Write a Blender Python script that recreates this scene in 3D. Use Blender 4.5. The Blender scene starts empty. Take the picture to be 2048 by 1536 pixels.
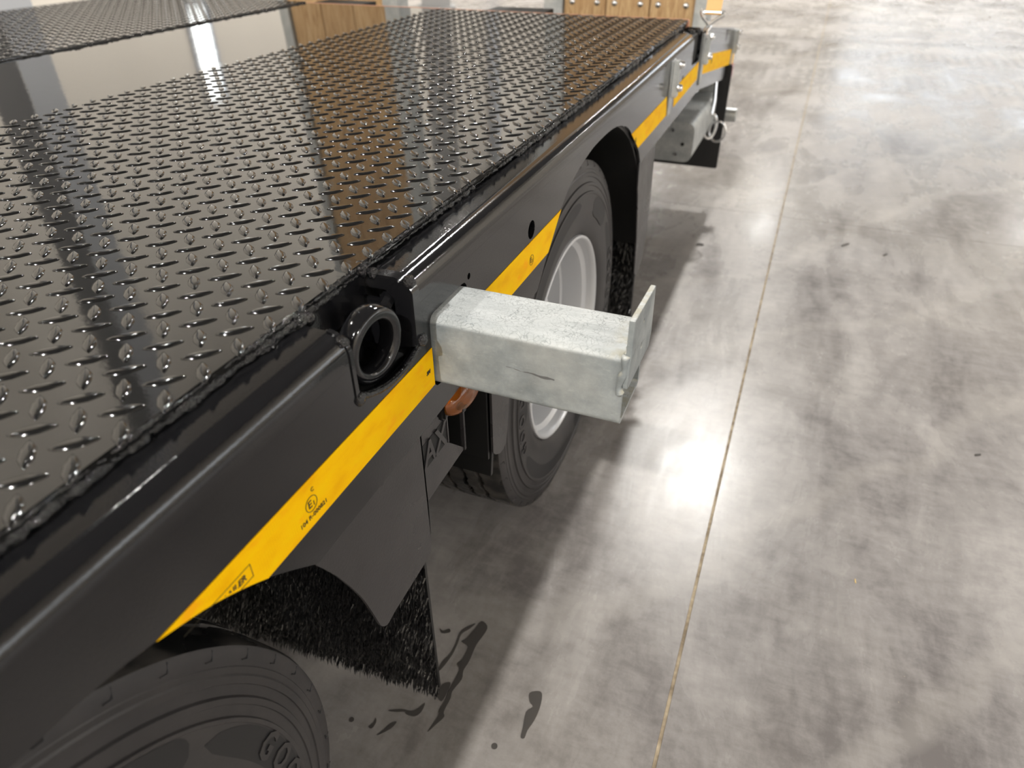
import bpy, bmesh, math, random
from math import sin, cos, pi, radians, sqrt
from mathutils import Vector, Matrix, noise
from mathutils.geometry import tessellate_polygon

random.seed(7)
S = bpy.context.scene
COL = S.collection

# ------------------------------------------------------------------ camera
cam = bpy.data.cameras.new('camera')
cam.sensor_width = 36.0
cam.lens = 1383.43 / 2048 * 36.0
cam.clip_start, cam.clip_end = 0.02, 200
cam.dof.use_dof = True
cam.dof.focus_distance = 0.92
cam.dof.aperture_fstop = 4.6
cam_o = bpy.data.objects.new('camera', cam)
cam_o.location = (0.3581, -0.4655, 1.2189)
cam_o.rotation_euler = (0.9601, 0.0085, 0.3845)
COL.objects.link(cam_o)
S.camera = cam_o

# ------------------------------------------------------------------ world, exposure
W = bpy.data.worlds.new('world'); S.world = W; W.use_nodes = True
W.node_tree.nodes['Background'].inputs[0].default_value = (0.75, 0.8, 0.9, 1)
W.node_tree.nodes['Background'].inputs[1].default_value = 0.3
S.view_settings.view_transform = 'Standard'
S.view_settings.look = 'None'
S.view_settings.gamma = 1.0
S.view_settings.use_curve_mapping = False
S.view_settings.exposure = -0.12
S.cycles.use_denoising = True
S.cycles.max_bounces = 8
S.cycles.diffuse_bounces = 5
S.cycles.glossy_bounces = 5
S.cycles.sample_clamp_indirect = 6.0
S.cycles.caustics_reflective = False
S.cycles.caustics_refractive = False

# the hall's high-bay lamps: (x, y, z, power); a row over the trailer, a lower right row, an unseen left row added to brighten that wall
LAMPS = [(-0.5, 13.5, 11.0, 2000), (-0.5, -10.5, 11.0, 2600), (-0.5, 31.0, 11.0, 500),
         (8.0, 12.0, 7.6, 430), (8.0, -6.4, 7.6, 430), (8.0, 26.0, 7.6, 200),
         (-6.6, -2.0, 9.5, 200), (-6.6, 4.6, 9.5, 200), (-6.6, 14.5, 9.5, 290), (-6.6, 24.0, 9.5, 320), (-6.6, 33.0, 9.5, 300)]

# ------------------------------------------------------------------ helpers
class MB:
    """collects geometry, builds ONE mesh object"""
    def __init__(s): s.v = []; s.f = []; s.m = []
    def add(s, vs, fs, mi=0):
        o = len(s.v); s.v += [tuple(p) for p in vs]
        for f in fs: s.f.append(tuple(i + o for i in f)); s.m.append(mi)
        return s
    def box(s, x0, x1, y0, y1, z0, z1, mi=0):
        vs = [(x, y, z) for x in (x0, x1) for y in (y0, y1) for z in (z0, z1)]
        return s.add(vs, [(0,1,3,2),(4,6,7,5),(0,4,5,1),(2,3,7,6),(0,2,6,4),(1,5,7,3)], mi)
    def xf(s, M, start=0):
        for i in range(start, len(s.v)): s.v[i] = tuple(M @ Vector(s.v[i]))
        return s
    def prism(s, loops, a, b, axis='x', mi=0, mi_side=None):
        """closed 2D loops (first outer, others holes) in the plane across axis, solid between a and b"""
        if mi_side is None: mi_side = mi
        def P(p, t):
            return {'x': (t, p[0], p[1]), 'y': (p[0], t, p[1]), 'z': (p[0], p[1], t)}[axis]
        flat = [p for l in loops for p in l]
        tris = tessellate_polygon([[Vector((p[0], p[1], 0)) for p in l] for l in loops])
        n = len(flat)
        s.add([P(p, a) for p in flat] + [P(p, b) for p in flat],
              [tuple(t) for t in tris] + [tuple(n + i for i in reversed(t)) for t in tris], mi)
        o = 0
        for l in loops:
            k = len(l)
            vs = [P(p, a) for p in l] + [P(p, b) for p in l]
            s.add(vs, [(i, (i + 1) % k, k + (i + 1) % k, k + i) for i in range(k)], mi_side)
        return s
    def tube(s, pts, r, n=10, closed=False, rv=None, mi=0, cap=True):
        pts = [Vector(p) for p in pts]; m = len(pts); rings = []
        up = None
        for i, p in enumerate(pts):
            a = pts[i - 1] if (i > 0 or closed) else p
            b = pts[(i + 1) % m] if (i < m - 1 or closed) else p
            t = (b - a).normalized()
            if up is None:
                up = Vector((0, 0, 1)) if abs(t.z) < .9 else Vector((1, 0, 0))
            u = (up - t * up.dot(t)).normalized(); w = t.cross(u); up = u
            rr = r if rv is None else rv[i]
            rings.append([p + (u * cos(2*pi*k/n) + w * sin(2*pi*k/n)) * rr for k in range(n)])
        vs = [q for ring in rings for q in ring]; fs = []
        for i in range(m if closed else m - 1):
            j = (i + 1) % m
            for k in range(n):
                fs.append((i*n + k, i*n + (k+1) % n, j*n + (k+1) % n, j*n + k))
        if cap and not closed:
            fs.append(tuple(reversed(range(n)))); fs.append(tuple((m-1)*n + k for k in range(n)))
        return s.add(vs, fs, mi)
    def lathe(s, prof, n=64, axis='x', c=(0, 0, 0), a0=0., a1=2*pi, mi=0):
        """prof: (r, t) along axis"""
        full = abs(a1 - a0 - 2*pi) < 1e-6; m = n if full else n + 1; vs = []
        for i in range(m):
            a = a0 + (a1 - a0) * i / n
            for r, t in prof:
                if axis == 'x': vs.append((c[0] + t, c[1] + r*cos(a), c[2] + r*sin(a)))
                elif axis == 'z': vs.append((c[0] + r*cos(a), c[1] + r*sin(a), c[2] + t))
                else: vs.append((c[0] + r*sin(a), c[1] + t, c[2] + r*cos(a)))
        k = len(prof); fs = []
        for i in range(n):
            j = (i + 1) % m
            for q in range(k - 1):
                fs.append((i*k + q, j*k + q, j*k + q + 1, i*k + q + 1))
        return s.add(vs, fs, mi)
    def build(s, name, mat, parent=None, smooth=35, bevel=0, seg=2, merge=True, stuff=False, recalc=True):
        me = bpy.data.meshes.new(name)
        me.from_pydata(s.v, [], s.f)
        mats = mat if isinstance(mat, (list, tuple)) else [mat]
        for q in mats: me.materials.append(q)
        if len(mats) > 1: me.polygons.foreach_set('material_index', s.m)
        if recalc or bevel:
            bm = bmesh.new(); bm.from_mesh(me)
            if merge: bmesh.ops.remove_doubles(bm, verts=bm.verts, dist=1e-5)
            bmesh.ops.recalc_face_normals(bm, faces=bm.faces)
            if bevel:
                es = [e for e in bm.edges if len(e.link_faces) == 2 and e.calc_face_angle(0) > radians(40)]
                bmesh.ops.bevel(bm, geom=es, offset=bevel, segments=seg, affect='EDGES', clamp_overlap=True)
            bm.to_mesh(me); bm.free()
        if smooth:
            me.shade_smooth(); me.set_sharp_from_angle(angle=radians(smooth))
        o = bpy.data.objects.new(name, me); COL.objects.link(o)
        if parent is not None: o.parent = parent
        if stuff: o['kind'] = 'stuff'
        return o

def empty(name, loc=(0, 0, 0), parent=None):
    o = bpy.data.objects.new(name, None); o.location = loc; o.empty_display_size = .1
    COL.objects.link(o)
    if parent is not None: o.parent = parent
    return o
def tag(o, label=None, cat=None, group=None, kind=None):
    if label: o['label'] = label
    if cat: o['category'] = cat
    if group: o['group'] = group
    if kind: o['kind'] = kind
    return o
def inst(name, me, parent, loc, rz=0., rot=None, sc=None):
    o = bpy.data.objects.new(name, me); o.location = loc
    o.rotation_euler = rot if rot else (0, 0, rz)
    if sc: o.scale = sc
    COL.objects.link(o); o.parent = parent
    return o
def arc(cx, cy, r, a0, a1, n=8):
    return [(cx + r*cos(radians(a0 + (a1-a0)*i/n)), cy + r*sin(radians(a0 + (a1-a0)*i/n))) for i in range(n+1)]
def rrect(y0, y1, z0, z1, r, n=5):
    return (arc(y1-r, z0+r, r, -90, 0, n) + arc(y1-r, z1-r, r, 0, 90, n)
            + arc(y0+r, z1-r, r, 90, 180, n) + arc(y0+r, z0+r, r, 180, 270, n))
def catmull(p, n=6, closed=False):
    out = []; m = len(p)
    for i in range(m if closed else m-1):
        g = lambda k: Vector(p[k % m]) if closed else Vector(p[max(0, min(m-1, k))])
        a, b, c, d = g(i-1), g(i), g(i+1), g(i+2)
        for k in range(n):
            t = k / n
            out.append(tuple(.5*((2*b) + (c-a)*t + (2*a-5*b+4*c-d)*t*t + (3*b-a-3*c+d)*t**3)))
    if not closed: out.append(tuple(p[-1]))
    return out

_fonts = {}
def text_mesh(txt, size, depth=.0004, bold=0., shear=0., res=3):
    cu = bpy.data.curves.new('txt', 'FONT'); cu.body = txt; cu.size = size
    cu.extrude = depth; cu.offset = bold; cu.shear = shear; cu.resolution_u = res
    cu.align_x = 'CENTER'; cu.align_y = 'CENTER'
    o = bpy.data.objects.new('txt', cu); COL.objects.link(o)
    dg = bpy.context.evaluated_depsgraph_get()
    me = bpy.data.meshes.new_from_object(o.evaluated_get(dg))
    bpy.data.objects.remove(o); bpy.data.curves.remove(cu)
    vs = [tuple(v.co) for v in me.vertices]; fs = [tuple(p.vertices) for p in me.polygons]
    bpy.data.meshes.remove(me)
    return vs, fs

# ------------------------------------------------------------------ materials
def mat(name, col, rough=.5, metal=0., spec=.5, coat=0., coat_rough=.05):
    m = bpy.data.materials.new(name); m.use_nodes = True
    b = m.node_tree.nodes['Principled BSDF']
    b.inputs['Base Color'].default_value = (*col, 1)
    b.inputs['Roughness'].default_value = rough
    b.inputs['Metallic'].default_value = metal
    b.inputs['Specular IOR Level'].default_value = spec
    b.inputs['Coat Weight'].default_value = coat
    b.inputs['Coat Roughness'].default_value = coat_rough
    return m
class NT:
    def __init__(s, m):
        s.m = m; s.t = m.node_tree; s.b = s.t.nodes['Principled BSDF']; s.L = s.t.links
        s.co = s.t.nodes.new('ShaderNodeTexCoord').outputs['Object']
    def map(s, scale=(1,1,1), rot=(0,0,0), loc=(0,0,0), src=None):
        n = s.t.nodes.new('ShaderNodeMapping'); n.inputs['Scale'].default_value = scale
        n.inputs['Rotation'].default_value = rot; n.inputs['Location'].default_value = loc
        s.L.new(src or s.co, n.inputs['Vector']); return n.outputs[0]
    def noise(s, scale, detail=4, rough=.55, vec=None, dist=0.):
        n = s.t.nodes.new('ShaderNodeTexNoise'); n.inputs['Scale'].default_value = scale
        n.inputs['Detail'].default_value = detail; n.inputs['Roughness'].default_value = rough
        n.inputs['Distortion'].default_value = dist
        s.L.new(vec or s.co, n.inputs['Vector']); return n.outputs['Fac']
    def vor(s, scale, feature='F1', vec=None, rnd=1.):
        n = s.t.nodes.new('ShaderNodeTexVoronoi'); n.feature = feature; n.inputs['Scale'].default_value = scale
        n.inputs['Randomness'].default_value = rnd
        s.L.new(vec or s.co, n.inputs['Vector']); return n.outputs['Distance']
    def wave(s, scale, vec=None, axis='X', dist=0., detail=2, dscale=1.):
        n = s.t.nodes.new('ShaderNodeTexWave'); n.bands_direction = axis; n.inputs['Scale'].default_value = scale
        n.inputs['Distortion'].default_value = dist; n.inputs['Detail'].default_value = detail
        n.inputs['Detail Scale'].default_value = dscale
        s.L.new(vec or s.co, n.inputs['Vector']); return n.outputs['Fac']
    def ramp(s, src, stops):
        n = s.t.nodes.new('ShaderNodeValToRGB'); e = n.color_ramp.elements
        while len(e) < len(stops): e.new(.5)
        for q, (p, c) in zip(e, stops):
            q.position = p; q.color = (*c, 1) if isinstance(c, (tuple, list)) else (c, c, c, 1)
        s.L.new(src, n.inputs[0]); return n.outputs[0]
    def mix(s, fac, a, b, mode='MIX'):
        n = s.t.nodes.new('ShaderNodeMix'); n.data_type = 'RGBA'; n.blend_type = mode
        for i, v in ((0, fac), (6, a), (7, b)):
            if hasattr(v, 'is_output'): s.L.new(v, n.inputs[i])
            else: n.inputs[i].default_value = v if i == 0 else ((*v, 1) if isinstance(v, (tuple, list)) else (v, v, v, 1))
        return n.outputs[2]
    def math(s, op, a, b=0., c=None, clamp=False):
        n = s.t.nodes.new('ShaderNodeMath'); n.operation = op; n.use_clamp = clamp
        for i, v in enumerate((a, b) if c is None else (a, b, c)):
            if hasattr(v, 'is_output'): s.L.new(v, n.inputs[i])
            else: n.inputs[i].default_value = v
        return n.outputs[0]
    def sep(s, src=None):
        n = s.t.nodes.new('ShaderNodeSeparateXYZ'); s.L.new(src or s.co, n.inputs[0]); return n.outputs
    def bump(s, h, strength=.2, dist=.002):
        n = s.t.nodes.new('ShaderNodeBump'); n.inputs['Strength'].default_value = strength
        n.inputs['Distance'].default_value = dist; s.L.new(h, n.inputs['Height'])
        s.L.new(n.outputs[0], s.b.inputs['Normal'])
    def set(s, name, src): s.L.new(src, s.b.inputs[name])

M = {}
# gloss black paint of the deck
m = mat('black_gloss_paint', (.008, .008, .008), .085, 0, .8); n = NT(m); M['deck'] = m
M['tread_paint'] = mat('raised_tread_paint', (.008, .008, .008), .1, 0, .9)
n.set('Roughness', n.ramp(n.noise(7, 5), [(.35, .035), (.7, .09)]))
n.bump(n.noise(38, 3), .05, .002)
# side rail and panels: same paint, orange peel
m = mat('black_side_paint', (.008, .008, .009), .13, 0, .65); n = NT(m); M['side'] = m
n.set('Roughness', n.ramp(n.noise(5, 4), [(.35, .06), (.7, .13)]))
n.bump(n.noise(420, 2), .16, .0006)
m = mat('black_skirt_paint', (.03, .028, .029), .3); n = NT(m); M['skirt'] = m
n.set('Roughness', n.ramp(n.noise(9, 4), [(.3, .22), (.7, .4)]))
n.bump(n.noise(300, 2), .25, .0008)
m = mat('painted_weld', (.007, .007, .008), .06, 0, .7); n = NT(m); M['weld'] = m
n.bump(n.noise(230, 4), 1., .004)
M['under'] = mat('matt_black_underside', (.008, .008, .008), .7)
M['plastic'] = mat('black_plastic', (.006, .006, .006), .45)
M['bristle'] = mat('black_bristle', (.010, .010, .011), .28, 0, .9)
M['flap'] = mat('rubber_flap', (.012, .012, .013), .55)
m = mat('tyre_rubber', (.022, .021, .022), .42); n = NT(m); M['tyre'] = m
n.set('Base Color', n.ramp(n.noise(14, 5), [(.3, (.018, .017, .018)), (.7, (.034, .031, .031))]))
n.bump(n.noise(150, 3), .15, .0008)
M['tyre_dark'] = mat('tyre_rubber_smooth', (.009, .009, .010), .5)
m = mat('tyre_tread', (.018, .017, .017), .25); n = NT(m); M['tread'] = m
n.set('Base Color', n.ramp(n.noise(16, 5), [(.42, (.012, .012, .012)), (.58, (.06, .055, .05))]))
n.set('Roughness', n.ramp(n.noise(11, 4), [(.4, .12), (.6, .5)]))
m = mat('silver_rim', (.62, .63, .65), .32, .35); M['rim'] = m
# galvanised steel
m = mat('galvanised', (.5, .52, .52), .42, .55); n = NT(m); M['galv'] = m
c = n.ramp(n.noise(24, 8, .65), [(.3, (.36, .38, .385)), (.52, (.47, .49, .49)), (.72, (.62, .63, .61))])
sc = n.ramp(n.noise(90, 4, .7, vec=n.map((1, 1, 2.2), (.5, .2, .4))), [(.58, 0.), (.72, 1.)])
c = n.mix(n.math('MULTIPLY', sc, .35), c, (.68, .69, .67))
n.set('Base Color', c); n.set('Roughness', n.ramp(n.noise(40, 5), [(.3, .36), (.7, .55)]))
n.bump(n.noise(120, 4), .1, .001)
# galvanised beam: white zinc bloom and crackle on top, with overhead light painted in as paleness
m = mat('galvanised_beam', (.5, .52, .52), .5, .1); n = NT(m); M['beam'] = m
c = n.ramp(n.noise(20, 9, .62), [(.34, (.185, .208, .215)), (.5, (.265, .290, .295)), (.68, (.375, .400, .400))])
c = n.mix(n.math('MULTIPLY', n.ramp(n.noise(130, 4, .7, vec=n.map((.6, 1, 2.), (.4, .5, .3))), [(.57, 0.), (.74, 1.)]), .35), c, (.46, .48, .475))
warm = n.ramp(n.noise(9, 3), [(.55, 0.), (.8, .3)])
c = n.mix(warm, c, (.42, .40, .355))
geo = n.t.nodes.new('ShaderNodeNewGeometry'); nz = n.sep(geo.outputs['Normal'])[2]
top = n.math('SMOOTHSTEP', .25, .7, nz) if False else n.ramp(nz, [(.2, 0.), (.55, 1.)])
dv = n.noise(55, 3, vec=n.map((1, 1, 1)))
mixv = n.t.nodes.new('ShaderNodeMix'); mixv.data_type = 'VECTOR'; mixv.inputs[0].default_value = .03
n.L.new(n.co, mixv.inputs[4]); nn = n.t.nodes.new('ShaderNodeTexNoise'); nn.inputs['Scale'].default_value = 60
n.L.new(n.co, nn.inputs['Vector']); n.L.new(nn.outputs['Color'], mixv.inputs[5])
crack = n.ramp(n.vor(140, 'DISTANCE_TO_EDGE', vec=mixv.outputs[1]), [(.0, 1.), (.07, 0.)])
crack = n.math('MULTIPLY', crack, n.ramp(n.noise(26, 4), [(.33, .05), (.58, .8)]))
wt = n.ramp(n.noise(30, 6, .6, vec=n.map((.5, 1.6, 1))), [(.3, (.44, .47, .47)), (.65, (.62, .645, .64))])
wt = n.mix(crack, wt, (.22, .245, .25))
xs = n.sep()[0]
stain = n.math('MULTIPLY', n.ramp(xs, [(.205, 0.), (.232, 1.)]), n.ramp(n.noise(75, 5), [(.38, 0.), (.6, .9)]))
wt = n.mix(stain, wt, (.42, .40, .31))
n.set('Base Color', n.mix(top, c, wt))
n.set('Metallic', n.math('MULTIPLY_ADD', top, -.1, .1))
n.set('Roughness', n.ramp(n.noise(45, 5), [(.3, .4), (.7, .6)]))
n.bump(n.mix(top, n.noise(140, 3), crack), .25, -.0012)
M['chrome'] = mat('bright_zinc', (.72, .73, .74), .2, .9)
M['scratch'] = mat('dark_scuff', (.12, .12, .12), .5)
# retroreflective tape
m = mat('yellow_tape', (.95, .50, .0), .5, 0, .06); n = NT(m); M['tape'] = m
hexv = n.vor(330, 'DISTANCE_TO_EDGE', vec=n.map((0, 1, 1)), rnd=.15)
hexl = n.ramp(hexv, [(.02, .8), (.09, 0.)])
band = n.ramp(n.noise(16, 4, .5, vec=n.map((1, 1, 2.6), (.75, 0, 0))), [(.35, (.93, .47, .0)), (.5, (1., .56, .0)), (.7, (1., .61, .0))])
orange = n.ramp(n.noise(26, 3, vec=n.map((1, 1, 1.8), (.7, 0, 0))), [(.6, 0.), (.72, .6)])
band = n.mix(orange, band, (1., .38, .01))
msk = n.math('MULTIPLY', hexl, n.ramp(n.noise(30, 2), [(.45, .12), (.62, .8)]))
n.set('Base Color', n.mix(msk, band, (.86, .42, .0)))
M['print'] = mat('black_print', (.03, .025, .012), .5)
m = mat('orange_strap', (.90, .56, .24), .7); n = NT(m); M['strap'] = m
n.bump(n.wave(900, axis='Z'), .3, .0006)
m = mat('oak_plank', (.5, .32, .15), .55); n = NT(m); M['wood'] = m
g = n.noise(9, 8, .65, vec=n.map((9, 9, .55)), dist=1.2)
c = n.ramp(g, [(.25, (.25, .13, .055)), (.45, (.47, .29, .13)), (.6, (.66, .46, .24)), (.8, (.76, .56, .32))])
oi = n.t.nodes.new('ShaderNodeObjectInfo')
c = n.mix(n.math('MULTIPLY', oi.outputs['Random'], .35), c, (.34, .19, .08))
n.set('Base Color', c); n.bump(g, .25, .002)
M['wood_dark'] = mat('dark_knot_wood', (.10, .05, .025), .6)
m = mat('amber_lens', (.62, .20, .012), .06); M['amber'] = m
m.node_tree.nodes['Principled BSDF'].inputs['Transmission Weight'].default_value = .85
M['lampback'] = mat('lamp_reflector', (.40, .26, .14), .15, .8)
M['red'] = mat('red_lens', (.45, .02, .015), .15)
M['warm_edge'] = mat('warm_reflection_edge', (.62, .33, .22), .35)  # warm reflection along the rear deck edge, painted into its colour
# concrete floor
m = mat('polished_concrete', (.4, .38, .35), .3, 0, .32); n = NT(m); M['floor'] = m
wc = n.t.nodes.new('ShaderNodeNewGeometry').outputs['Position']
big = n.noise(.55, 5, .6, vec=wc)
mid = n.noise(2.2, 7, .62, vec=n.map((1, .7, 1), (0, 0, .5), src=wc), dist=.6)
strk = n.noise(5., 6, .6, vec=n.map((1, .28, 1), (0, 0, -1.0), src=wc), dist=.8)
fine = n.noise(24, 9, .74, vec=n.map((1, .45, 1), (0, 0, .6), src=wc), dist=.4)
fine2 = n.noise(34, 8, .72, vec=n.map((.4, 1, 1), (0, 0, .25), src=wc), dist=.3)
ff = n.math('MULTIPLY', n.math('ADD', fine, fine2), .5)
v = n.math('ADD', n.math('MULTIPLY', big, .24), n.math('ADD', n.math('MULTIPLY', mid, .28), n.math('ADD', n.math('MULTIPLY', strk, .22), n.math('MULTIPLY', ff, .26))))
c = n.ramp(v, [(.425, (.175, .161, .156)), (.48, (.275, .257, .247)), (.525, (.345, .324, .310)), (.60, (.48, .455, .43))])
tint = n.ramp(n.noise(.9, 3, vec=n.map((1, 1, 1), loc=(5, 3, 0), src=wc)), [(.45, 0.), (.66, .3)])
c = n.mix(tint, c, n.mix(.5, c, (.50, .455, .375)))
spk = n.ramp(n.vor(48, 'F1', vec=wc), [(.03, 1.), (.06, 0.)])
c = n.mix(n.math('MULTIPLY', spk, n.ramp(n.noise(3, 2, vec=wc), [(.5, 0.), (.7, .8)])), c, (.6, .52, .36))
# tyre tracks left across the floor behind the trailer
px = n.sep(wc)
def track(y0, w, amp, sx, base):
    yy = n.math('ADD', px[1], n.math('MULTIPLY', n.math('POWER', n.math('SUBTRACT', px[0], .3), 2.), -base))
    dd = n.math('ABSOLUTE', n.math('SUBTRACT', yy, y0))
    return n.math('MULTIPLY', n.ramp(n.math('DIVIDE', dd, w), [(.55, 1.), (1., 0.)]), amp)
blob = n.ramp(n.wave(3.4, vec=n.map((1, .35, 1), src=wc), axis='X', dist=1.5, detail=2, dscale=2.), [(.45, 0.), (.7, 1.)])
t1 = n.math('MULTIPLY', track(7.3, .34, .5, 1, .02), n.mix(.25, blob, 1.))
t2 = track(8.1, .17, .45, 1, .02)
t3 = n.math('MULTIPLY', track(6.2, .4, .3, 1, -.03), blob)
tr = n.math('MAXIMUM', n.math('MAXIMUM', t1, t2), t3)
c = n.mix(tr, c, (.15, .14, .135))
# cream rubbed arc and scrape lines
sw = n.ramp(n.wave(.55, vec=n.map((1, 1, 1), (0, 0, .75), src=wc), axis='X', dist=6, detail=5, dscale=1.4), [(.94, 0.), (1., .22)])
c = n.mix(sw, c, (.52, .49, .45))
n.set('Base Color', c)
n.set('Roughness', n.ramp(n.math('ADD', n.math('MULTIPLY', mid, .6), n.math('MULTIPLY', strk, .4)), [(.35, .17), (.65, .36)]))
n.bump(n.math('ADD', ff, n.math('MULTIPLY', strk, 2.)), .12, .002)
M['joint'] = mat('joint_filler', (.36, .29, .19), .8)
nj = NT(M['joint']); nj.set('Base Color', nj.ramp(nj.noise(30, 5), [(.35, (.22, .17, .11)), (.65, (.50, .41, .28))]))
M['gap'] = mat('joint_base', (.14, .125, .11), .85)
M['wet'] = mat('wet_concrete', (.085, .078, .072), .08)
M['chip'] = mat('yellow_splinter', (.75, .55, .22), .6)
M['dirt'] = mat('dark_grit', (.06, .055, .05), .7)
# hall
m = mat('cream_wall', (.80, .75, .67), .7); M['wall'] = m
M['ceil'] = mat('dark_roof_sheet', (.13, .13, .135), .7)
M['bluegrey'] = mat('blue_grey_steel', (.52, .545, .585), .5)
M['greysteel'] = mat('grey_steel', (.38, .38, .38), .5)
M['column_shade'] = mat('column_shade_steel', (.17, .17, .172), .6)
M['lampbody'] = mat('lamp_housing', (.08, .08, .085), .5)
def emit(name, col, st):
    q = mat(name, (.8, .8, .8)); b = q.node_tree.nodes['Principled BSDF']
    b.inputs['Emission Color'].default_value = (*col, 1); b.inputs['Emission Strength'].default_value = st
    return q
M['daylight'] = emit('daylit_window', (.85, .92, 1.0), 8.)
M['daylight_mid'] = emit('bright_daylit_window', (.93, .97, .95), 4.5)
M['side_fill'] = emit('side_fill_panel', (.9, .95, 1.0), 2.6)
M['lamplens'] = emit('lamp_lens', (1., .96, .9), 30.)

# ------------------------------------------------------------------ hall shell
XJ, YJ, PX, PY = .351, 2.86, 5.0, 6.0
XL, XR, YF, YB, ZC = XJ - 10, XJ + 10, YJ - 18, YJ + 36, 12.0
floor = MB().box(XL, XR, YF, YB, -.2, -.004).build('floor', M['gap'], smooth=0)
tag(floor, 'polished grey concrete hall floor', kind='structure')
sl = MB().box(.0035, PX - .0035, .0015, PY - .0015, -.004, 0).build('floor_slab', M['floor'], floor, smooth=0)
sl.location = (XL, YF, 0)
for i in range(4):
    for j in range(9):
        if i or j: inst('floor_slab', sl.data, floor, (XL + i*PX, YF + j*PY, 0))
MB().box(XJ - .0032, XJ + .0032, YF, YB, -.004, -.0012).build('joint_filler', M['joint'], floor, smooth=0)
def struct(name, mb, m): return tag(mb.build(name, m, smooth=0), kind='structure')
struct('wall_left', MB().box(XL - .2, XL, YF, YB, 0, ZC), M['wall'])
struct('wall_right', MB().box(XR, XR + .2, YF, YB, 0, ZC), M['wall'])
struct('wall_front', MB().box(XL, XR, YF - .2, YF, 0, ZC), M['wall'])
struct('wall_back', MB().box(XL, XR, YB, YB + .2, 0, ZC), M['wall'])
struct('ceiling', MB().box(XL, XR, YF, YB, ZC, ZC + .2), M['ceil'])
# strip windows high in the end wall and a tall narrow one in the side wall
for i, (x0, x1) in enumerate(((1.3, 4.6), (4.9, 8.2), (8.5, 10.2))):
    w = struct('window_%d' % (i+1), MB().box(x0, x1, YB - .02, YB - .005, 6.0, 7.6), M['daylight'])
    fr = MB()
    for a, b, c_, d_ in ((x0-.06, x1+.06, 5.94, 6.0), (x0-.06, x1+.06, 7.6, 7.66), (x0-.06, x0, 6.0, 7.6), (x1, x1+.06, 6.0, 7.6)):
        fr.box(a, b, YB - .06, YB, c_, d_)
    fr.build('window_frame', M['bluegrey'], w, smooth=0)
w = struct('window_4', MB().box(XL + .005, XL + .02, 9.6, 10.05, 2.0, 3.5), M['daylight_mid'])
fr = MB()
for a, b, c_, d_ in ((9.54, 10.11, 1.94, 2.0), (9.54, 10.11, 3.5, 3.56), (9.54, 9.6, 2.0, 3.5), (10.05, 10.11, 2.0, 3.5)):
    fr.box(XL, XL + .06, a, b, c_, d_)
fr.build('window_frame', M['bluegrey'], w, smooth=0)
# unseen glowing band added in the right wall to light the tape and side panel
for i, y0 in enumerate((-5., -1., 3., 7.)):
    w = struct('window_%d' % (i+5), MB().box(XR - .02, XR - .005, y0, y0 + 3.6, 2.0, 4.4), M['side_fill'])
    fr = MB()
    for a, b, c_, d_ in ((y0-.06, y0+3.66, 1.94, 2.0), (y0-.06, y0+3.66, 4.4, 4.46), (y0-.06, y0, 2.0, 4.4), (y0+3.6, y0+3.66, 2.0, 4.4)):
        fr.box(XR - .06, XR, a, b, c_, d_)
    fr.build('window_frame', M['bluegrey'], w, smooth=0)
# steel columns of the hall
def column(az, dist, w, d_, m, name='steel_column'):
    a = radians(az); x = .358 - sin(a)*dist; y = -.4655 + cos(a)*dist
    mb = MB().box(-w/2, w/2, -d_/2, d_/2, 0, ZC).box(-w/2 - .06, w/2 + .06, -d_/2 - .06, d_/2 + .06, 0, .025)
    o = mb.build(name, m, smooth=0); o.location = (x, y, 0); o.rotation_euler = (0, 0, a)
    return tag(o, kind='structure')
column(54.5, 8.0, .27, .2, M['bluegrey'])
column(56.5, 8.1, .28, .2, M['column_shade'])  # dark slab standing in for the shaded side of the blue-grey column
column(27.6, 11.0, .40, .3, M['greysteel'])
for i, y in enumerate((-2., 22., 30.)):
    struct('trim_%d' % (i+1), MB().box(XL, XL + .3, y, y + .35, 0, ZC), M['bluegrey'])

def make_lamp(x, y, z, p, label):
    t = empty('ceiling_lamp', (x, y, z))
    tag(t, label, 'lamp', 'high bay lamps under the hall ceiling')
    MB().lathe([(0, .30), (.07, .30), (.10, .22), (.12, .12), (.24, .06), (.26, 0.), (.25, 0.), (.23, .05), (.10, .10)], 32, 'z').build('housing', M['lampbody'], t)
    MB().lathe([(0, .042), (.215, .042), (.215, .05), (0, .05)], 32, 'z').build('lens', M['lamplens'], t)
    MB().tube([(0, 0, .3), (0, 0, ZC - z)], .008, 6).build('hanger', M['lampbody'], t)
    li = bpy.data.lights.new('lamp_light', 'AREA'); li.shape = 'DISK'; li.size = .38; li.energy = p
    li.color = (1., .975, .935)
    o = bpy.data.objects.new('lamp_light', li); o.location = (0, 0, .03); COL.objects.link(o); o.parent = t
where = ['over the trailer rear', 'over the trailer front', 'far behind the ramps', 'right of the trailer rear',
         'right of the trailer front', 'far back on the right', 'added to light the left wall, nearest the front', 'added to light the left wall, second from the front',
         'added to light the left wall, third from the front', 'added to light the left wall, fourth from the front', 'added to light the left wall, nearest the end wall']
for (x, y, z, p), wl in zip(LAMPS, where):
    make_lamp(x, y, z, p, 'round high bay ceiling lamp ' + wl)

# ------------------------------------------------------------------ trailer
T = empty('lowbed_trailer', (-1.25, 0, 0))
T.location = (0, 0, 0)
tag(T, 'black low loader trailer with checker plate deck and yellow reflective side tape', 'trailer')
ZD, ZT, ZP = .898, .883, .860          # deck top, rail top, top of flat side
RR = ZT - ZP
Y0, Y1 = -2.2, 1.886                   # trailer front (out of frame), end of the rail
YE = 2.06                              # end of the flat deck
XI, XI2, XE = -.974, -1.531, -.055
PITCH = .0429

def bracketed(a, b): return a <= b

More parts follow.
